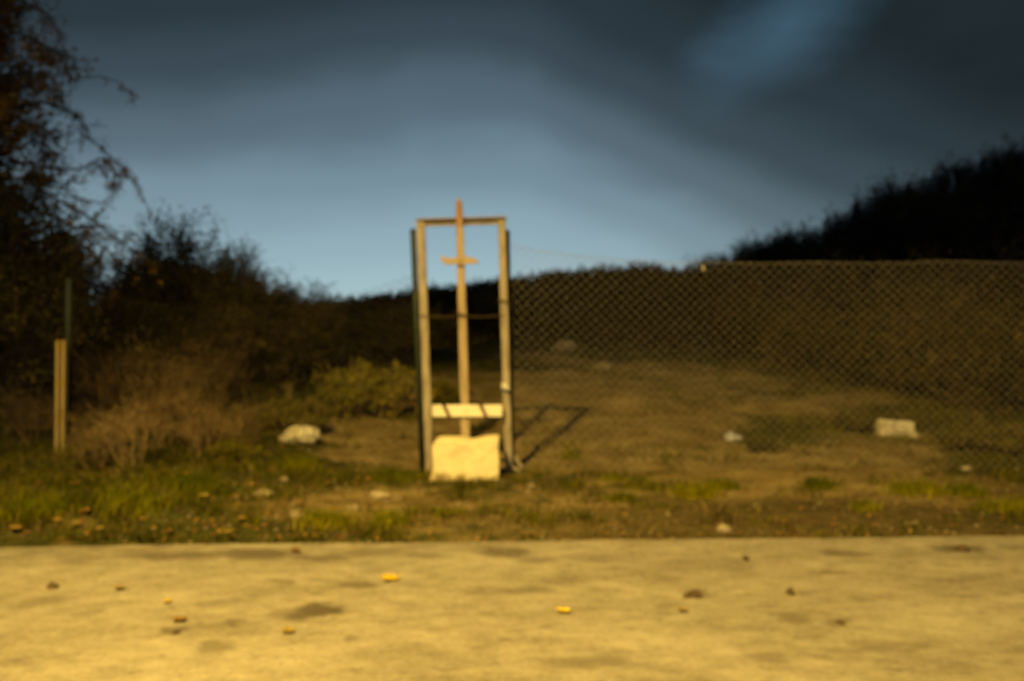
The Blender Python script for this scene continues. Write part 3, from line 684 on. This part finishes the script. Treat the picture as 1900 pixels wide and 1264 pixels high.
# ---- bare trees on the ridge at the right
def ridge_tree(h, w, seed):
    random.seed(seed); t = thing('bare_tree', 'small bare black tree on the dark ridge skyline', 'tree', group='bare trees on the dark ridge')
    tk = MB(); tk.tube([(0,0,-.3),(rnd(-.1,.1),0,h*.3),(rnd(-.15,.15),0,h*.62)], [.10,.075,.04], 6); tk.build('trunk', M['wood_far'], t)
    c_ = MB(); tp = []
    for i in range(20):
        a = rnd(0, 6.283); z = h*rnd(.18, .6)
        d_ = Vector((math.cos(a)*w, math.sin(a)*w, h*.55*rnd(.5,1.3))).normalized()
        grow(c_, Vector((0,0,z)), d_, h*rnd(.26,.40), .03, 2, tp, .2, .18, 3, (3,5), .5, .6)
    leaves(c_, tp, 2, .16, .12, .8)
    c_.build('crown', M['wood_far'], t); return t
protos = [ridge_tree(3.3, 1.1, 11), ridge_tree(3.0, 1.35, 12), ridge_tree(3.5, 1.0, 13)]
random.seed(21); used = [False]*3; k = 0
for i in range(88):
    if i >= 64: px = lerp(1330, 1440, (i-64)/11) if i < 76 else lerp(1450, 1990, (i-76)/11); y = rnd(56, 60)
    elif i < 34: px = lerp(1395, 1990, i/33) + rnd(-6, 6); y = rnd(56, 63)
    else: px = rnd(1420, 1990); y = rnd(38, 56)
    x = (px-950)/F*y; p = (x, y, terr(x, y)-.1); q = i % 3; s = rnd(.78, 1.25)*(.40 + .21*ss(1325, 1400, px) + .24*ss(1440, 1640, px))
    if not used[q]: used[q] = True; put(protos[q], p, rnd(0,6), s)
    else: dup(protos[q], p, rnd(0,6), s, 'small bare black tree on the dark ridge skyline', 'bare trees on the dark ridge')
for o_ in [o for o in COL.objects if o.name.startswith('bare_tree') and o.location.y < 56]:
    o_['label'] = 'bare black tree on the slope below the ridge skyline'; o_['group'] = 'bare trees on the slope below the ridge'
wd = MB()                                             # undergrowth between them
for i in range(2600):
    y = rnd(30, 66); x = rnd(.20, .66)*y; z = terr(x, y)
    if z < 3.0: continue
    h_ = rnd(.5, 1.5)
    for j in range(7):
        q = Vector((x + rnd(-.5,.5), y + rnd(-.5,.5), z + rnd(0, h_))); wd.leaf(q, rdir(), rdir(), rnd(.3,.7), rnd(.15,.35))
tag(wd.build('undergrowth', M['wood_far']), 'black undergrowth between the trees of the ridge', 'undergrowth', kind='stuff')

# ================================================================== grass, litter
random.seed(5)
gm = MB(); gd = MB()
def blade(m_, x, y, z, L, w, lean):
    a = rnd(0, 6.283); la = rnd(0, 6.283); dx_, dy_ = math.cos(a)*w, math.sin(a)*w; lx, ly = math.cos(la)*lean*L, math.sin(la)*lean*L
    m_.add([(x-dx_,y-dy_,z-.01),(x+dx_,y+dy_,z-.01),(x+dx_*.7+lx*.35,y+dy_*.7+ly*.35,z+L*.6),(x-dx_*.7+lx*.35,y-dy_*.7+ly*.35,z+L*.6),(x+lx,y+ly,z+L*.95)], [(0,1,2,3),(3,2,4)])
n = 0
while n < 60000:                                      # turf on the left verge and beyond, thin elsewhere
    y = 6.1 + 9.0*random.random()**1.35; x = rnd(-.6, .6)*y
    if y < road_edge(x) - .02: continue
    tf = turf_amount(x, y); m1 = N(x*1.6, y*2.0, 6)
    m2 = N(x*3.3, y*4.2, 11); dn = max(0, tf*1.05 - .42 + .8*m1 + 1.1*m2)
    if random.random() > dn: 
        n += .25; continue
    h_ = rnd(.02, .06)*(1 + .5*ss(-1.0, -2.6, x) + .6*max(0, m1) + 1.3*max(0, m2))
    blade(gm if random.random() > .12 else gd, x, y, terr(x, y), h_, rnd(.0025, .0055), rnd(.4, 1.5)); n += 1
for i in range(20000):                                 # dry stalks on the bare soil
    y = 6.2 + 8*random.random()**1.3; x = rnd(-.5, .58)*y
    if y < road_edge(x) + .05 or N(x*1.3, y*1.3, 12) < -.05: continue
    blade(gd, x, y, terr(x, y), rnd(.015, .075), rnd(.002, .0045), rnd(.4, 1.6))
for i in range(620):                                   # dry weed bunches on the slope
    y = 8.8 + 9*random.random(); x = rnd(-.12, .58)*y
    if N(x*.8, y*.8, 17) < -.05: continue
    hh = rnd(.04, .16); kk = gd if random.random() < .6 else gm
    for j in range(14): 
        xx = x + random.gauss(0, .06); yy = y + random.gauss(0, .06); blade(kk, xx, yy, terr(xx, yy), hh*rnd(.5, 1.2), rnd(.003, .006), rnd(.3, 1.3))
tag(gm.build('grass', M['grass']), 'short green grass on the verge and slope', 'grass', kind='stuff')
tag(gd.build('dry_grass', M['grass_dry']), 'thin dry grass on the bare soil', 'grass', kind='stuff')
# grass clumps that can be told apart
def clump(p, w, d_, h, n, label, dry=0):
    m_ = MB(); cen = [(rnd(-.28,.28)*(i > 0), rnd(-.28,.28)*(i > 0), rnd(.7,1.2)) for i in range(7)]
    for i in range(n):
        cx_, cy_, cs = cen[min(len(cen)-1, int(random.expovariate(.5)))]
        x = cx_*w + random.gauss(0, .33*cs)*w; y = cy_*d_ + random.gauss(0, .33*cs)*d_
        blade(m_, x, y, terr(p.x+x, p.y+y)-p.z, h*rnd(.35,1.2)*cs, rnd(.003,.006), rnd(.2,1.1))
    o = m_.build('grass_clump', M['grass_dry' if dry else 'grass_lush']); o.location = p
    tag(o, label, 'grass clump', 'clumps of grass on the verge'); return o
for px, py, w, d_, h, n, lab in [
    (878,889,.13,.07,.09,420,'small green tuft growing against the foot of the whitewashed block'),
    (735,892,.24,.2,.10,800,'green clump just left of the frame foot'),
    (1285,922,.20,.22,.10,800,'brightest green clump on the verge right of the frame'),
    (1330,905,.2,.16,.07,420,'flatter green clump behind the bright one right of the frame'),
    (1152,928,.15,.10,.05,380,'flat dark green clump below the frame shadow'),
    (1140,892,.14,.1,.05,260,'low dark tuft near the fence foot, left of its neighbours'),
    (1190,898,.12,.1,.05,240,'low dark tuft near the fence foot, between two clumps'),
    (1520,905,.16,.16,.07,360,'green clump midway along the right verge'),
    (1600,945,.12,.10,.06,300,'small dark clump close to the road at right'),
    (1700,915,.26,.25,.09,800,'large green clump on the right verge, widest there'),
    (1790,918,.2,.2,.08,500,'green clump right of the largest one on the right verge'),
    (1860,945,.24,.16,.07,480,'dim green clump at the right edge by the road'),
    (600,975,.24,.22,.10,900,'yellow green clump at the road edge left of the frame'),
    (725,975,.13,.12,.08,360,'small green tuft at the road edge below the left upright'),
    (820,955,.2,.14,.05,340,'thin green patch between the block and the road'),
    (360,905,.3,.3,.13,1000,'tall green clump on the left verge in front of the dry shrubs'),
    (560,868,.24,.25,.10,700,'dark green clump in front of the pale rock'),
    (230,940,.3,.25,.12,900,'dark clump on the left verge below the stake'),
    (70,960,.3,.22,.12,800,'dark clump at the far left by the road'),
    (1060,848,.10,.1,.06,200,'small green tuft beside the frame shadow beyond the fence')]:
    clump(G(px, py), w, d_, h, n, lab)
clump(G(1335, 972), .10, .06, .16, 90, 'sparse dry stalks sticking up at the road edge right of the frame', 1)
tl = MB()                                              # small debris on the verge
for i in range(4000):
    y = 6.1 + 5*random.random()**1.3; x = rnd(-.56, .56)*y
    if y < road_edge(x): continue
    p = Vector((x, y, terr(x, y)+.01)); d_ = Vector((rnd(-1,1), rnd(-1,1), rnd(-.1,.3))).normalized()
    tl.leaf(p, d_, Vector((rnd(-.3,.3), rnd(-.3,.3), 1)), rnd(.02,.05)*(1.35 if x < -1 else 1), rnd(.012,.03)*(1.35 if x < -1 else 1))
tag(tl.build('leaf_litter', M['leaf_brown']), 'scattered brown leaf litter on the verge', 'leaf litter', kind='stuff')
gv = MB()
for i in range(900):
    y = 6.1 + 5*random.random()**1.2; x = rnd(-.45, .56)*y
    if y < road_edge(x): continue
    s = rnd(.006, .02); z = terr(x, y); q = [(rnd(-.3,.3)*s) for _ in range(6)]
    gv.add([(x-s,y+q[0],z),(x+q[1],y-s,z),(x+s,y+q[2],z),(x+q[3],y+s,z),(x+q[4],y+q[5],z+s*.9)], [(0,1,4),(1,2,4),(2,3,4),(3,0,4)])
tag(gv.build('gravel', M['stone_dark']), 'loose small stones on the verge soil', 'gravel', kind='stuff')

# ================================================================== stones, litter, leaves
def stone(px, py, r, seed, label, mat='stone', rz=0.0, name='stone', cat='stone', rough=.3, sink=.3):
    p = G(px, py); o = blob(r, seed, 3, rough).build(name, M[mat]); o.location = p + Vector((0, 0, r[2]*(.5-sink*.5))); o.rotation_euler = (0, 0, rz)
    return tag(o, label, cat)
stone(558, 822, (.185,.13,.125), 2, 'large pale angular rock in the grass left of the frame', name='rock', cat='rock', sink=.1)
stone(490, 922, (.08,.05,.035), 5, 'flat pale stone on the left verge, below the rock', 'stone_dim', rz=.5)
stone(703, 925, (.075,.05,.045), 8, 'pale stone on bare soil below the left upright', 'stone_dim')
stone(738, 927, (.05,.03,.015), 9, 'thin flat stone touching the pale one below the left upright', 'stone_dark')
stone(655, 947, (.055,.045,.035), 12, 'brownish stone left of the pale one, nearer the road', 'stone_dark')
stone(550, 961, (.05,.03,.04), 15, 'small upright stone beside the yellow green clump', 'stone_dark')
stone(526, 893, (.04,.03,.03), 17, 'small stone under the large pale rock', 'stone_dark')
stone(1047, 650, (.19,.15,.13), 20, 'dim stone high on the slope just right of the frame', 'stone_dark')
stone(1116, 688, (.15,.10,.09), 22, 'dim stone on the slope, lower of the two beyond the mesh', 'stone_dark')
stone(1793, 872, (.06,.04,.025), 24, 'small pale stone below the block beyond the fence', 'stone_dim')
stone(1345, 985, (.05,.035,.03), 26, 'small tan stone at the road edge under the dry stalks', 'stone_dim')
stone(985, 905, (.04,.03,.025), 28, 'small stone on the soil by the right upright', 'stone_dark')
gr_ = MB()
for i in range(1000):
    y = rnd(2.0, 6.1); y = max(y, rnd(2.0, 6.1)) if i % 2 else y; x = rnd(-.62, .62)*y
    if y > road_edge(x) - .03 or N(x*.9, y*1.2, 21) < -.15: continue
    s = rnd(.003, .009)*(1 + (i % 40 == 0)); q = [(rnd(-.3,.3)*s) for _ in range(6)]
    gr_.add([(x-s,y+q[0],0),(x+q[1],y-s,0),(x+s,y+q[2],0),(x+q[3],y+s,0),(x+q[4],y+q[5],s*.9)], [(0,1,4),(1,2,4),(2,3,4),(3,0,4)])
for i in range(700):                                   # crumbs gathered along the far edge
    x = rnd(-4.2, 4.4); y = road_edge(x) - .06 - abs(random.gauss(0, .11))
    if N(x*1.7, 31) < -.1: continue
    s = rnd(.004, .011); q = [(rnd(-.3,.3)*s) for _ in range(6)]
    gr_.add([(x-s,y+q[0],0),(x+q[1],y-s,0),(x+s,y+q[2],0),(x+q[3],y+s,0),(x+q[4],y+q[5],s*.9)], [(0,1,4),(1,2,4),(2,3,4),(3,0,4)])
tag(gr_.build('grit', M['stone_dark']), 'dark grit scattered over the road', 'grit', kind='stuff')
# squared pale block beyond the fence
p = G(1662, 812); bm = bmesh.new(); bmesh.ops.create_cube(bm, size=1); bmesh.ops.subdivide_edges(bm, edges=bm.edges[:], cuts=6, use_grid_fill=True)
for v in bm.verts:
    x, y, z = v.co; v.co = (x*.36 + .02*(.5-z) + .012*N(z*7, y*5, 3) + (.035 if x > .3 and z < -.2 else 0), y*.22 + .01*N(x*6, z*6, 7), z*.165 + .012*N(x*7, y*5, 1))
me = bpy.data.meshes.new('stone_block'); bm.to_mesh(me); bm.free(); me.materials.append(M['stone'])
o = bpy.data.objects.new('stone_block', me); COL.objects.link(o); bevel(o, .014, 2); o.location = p + Vector((0,.1,.075)); o.rotation_euler = (R(-6), R(5), .12)
tag(o, 'squared pale block of stone on the slope beyond the right fence', 'stone block')
# crumpled white litter
p = G(1362, 818); b_ = blob((.085,.06,.075), 31, 3, .55, freq=2.3); b_.v = [(x, y, z*(.55 + .45*ss(.04,-.06,x))) for x, y, z in b_.v]
o = b_.build('plastic_bag', M['plastic']); o.location = p + Vector((0,0,.03)); tag(o, 'crumpled white plastic bag on the slope beyond the fence', 'bag')
# clods on the road
def clod(px, py, r, seed, label):
    p = G(px, py); o = blob(r, seed, 2, .55, freq=2.0).build('dirt_clod', M['clod']); o.location = p + Vector((0,0,r[2]*.4)); tag(o, label, 'dirt clod', 'dark clods lying on the road')
clod(98, 1092, (.026,.024,.022), 41, 'round dark clod on the road at far left')
clod(1290, 1107, (.040,.04,.024), 42, 'largest dark clod on the road right of centre')
clod(1274, 1108, (.020,.03,.012), 45, 'flat crumb of earth touching the largest clod')
clod(1466, 1104, (.020,.024,.026), 43, 'small tall clod right of the largest clod')
clod(1384, 1040, (.018,.03,.020), 44, 'small brown clod near the far road edge, right of centre')
clod(1785, 1021, (.040,.05,.022), 46, 'dark clod near the road edge at far right')
clod(326, 1176, (.020,.024,.010), 47, 'flat dark clod on the road at lower left')
clod(1560, 1158, (.020,.03,.008), 48, 'thin dark crumb on the road at lower right')
# fallen leaves
def fallen_leaf(px, py, s, rz, label, mat='leaf_yellow', tilt=.1):
    p = G(px, py); b = MB(); ring = []
    for i, (a, r_) in enumerate(((0,1.0),(22,.55),(48,.85),(75,.5),(110,.75),(150,.4),(180,.5),(210,.4),(250,.75),(285,.5),(312,.85),(338,.55))):
        rr = r_*s*rnd(.9,1.1); ring.append((math.cos(R(a))*rr, math.sin(R(a))*rr, .12*rr*rr/s + rnd(0,.05)*s))
    vs = [(0, 0, 0)] + ring; b.add(vs, [(0, i+1, (i+1) % 12+1) for i in range(12)])
    o = b.build('fallen_leaf', M[mat]); o.location = p + Vector((0,0,.012 if p.z == 0 else .04)); o.rotation_euler = (R(rnd(-6,6)), R(rnd(-6,6)), rz)
    k = b_ = MB(); b_.tube([(-.4*s,0,.008),(-.9*s,.1*s,.012)], .0015, 3); b_.build('stalk', M[mat], o)
    tag(o, label, 'leaf', 'fallen leaves')
fallen_leaf(720, 1077, .075, .2, 'brightest yellow leaf on the road below the left upright')
fallen_leaf(1044, 1138, .055, 1.0, 'yellow leaf lying alone on the road below the right upright')
fallen_leaf(535, 1177, .045, 2.0, 'yellow leaf under the dark stain on the road', 'leaf_pale')
fallen_leaf(220, 1095, .05, .5, 'pale yellow leaf on the road at left, right of the round clod', 'leaf_pale')
fallen_leaf(312, 1120, .035, 2.6, 'small yellow leaf on the road left of the dark stain', 'leaf_pale')
fallen_leaf(330, 1153, .055, .1, 'brown leaf on the road, just above the flat clod', 'leaf_brown')
fallen_leaf(548, 1026, .05, 1.4, 'tan leaf on the damp strip near the far road edge', 'leaf_brown')
fallen_leaf(1265, 1136, .038, .8, 'faint yellow leaf on the road below the largest clod', 'leaf_pale')
for px, py, s, lab in [(378,931,.06,'bright orange leaf lying in the left verge grass'), (452,972,.05,'orange leaf in the grass near the road, left of the yellow green clump'),
    (140,908,.06,'tan leaf on the left verge below the stake'), (212,915,.05,'tan leaf right of the one below the stake'), (158,960,.05,'tan leaf low on the left verge in dark grass'),
    (105,976,.05,'orange leaf at far left just above the road'), (30,990,.06,'brown leaf at the left end of the road edge'), (140,984,.05,'orange leaf at the road edge, left of the pale one'),
    (185,992,.04,'pale leaf at the road edge at left'), (310,998,.05,'orange leaf right at the road edge, left of centre'), (190,878,.06,'tan leaf at the foot of the dry shrubs, right of the stake'),
    (422,998,.045,'orange leaf at the road edge under the bright orange one'), (608,905,.04,'tan leaf in the grass above the brownish stone')]:
    fallen_leaf(px, py, s, px*.37, lab, 'leaf_pale' if 'bright' in lab or 'pale' in lab else 'leaf_brown')
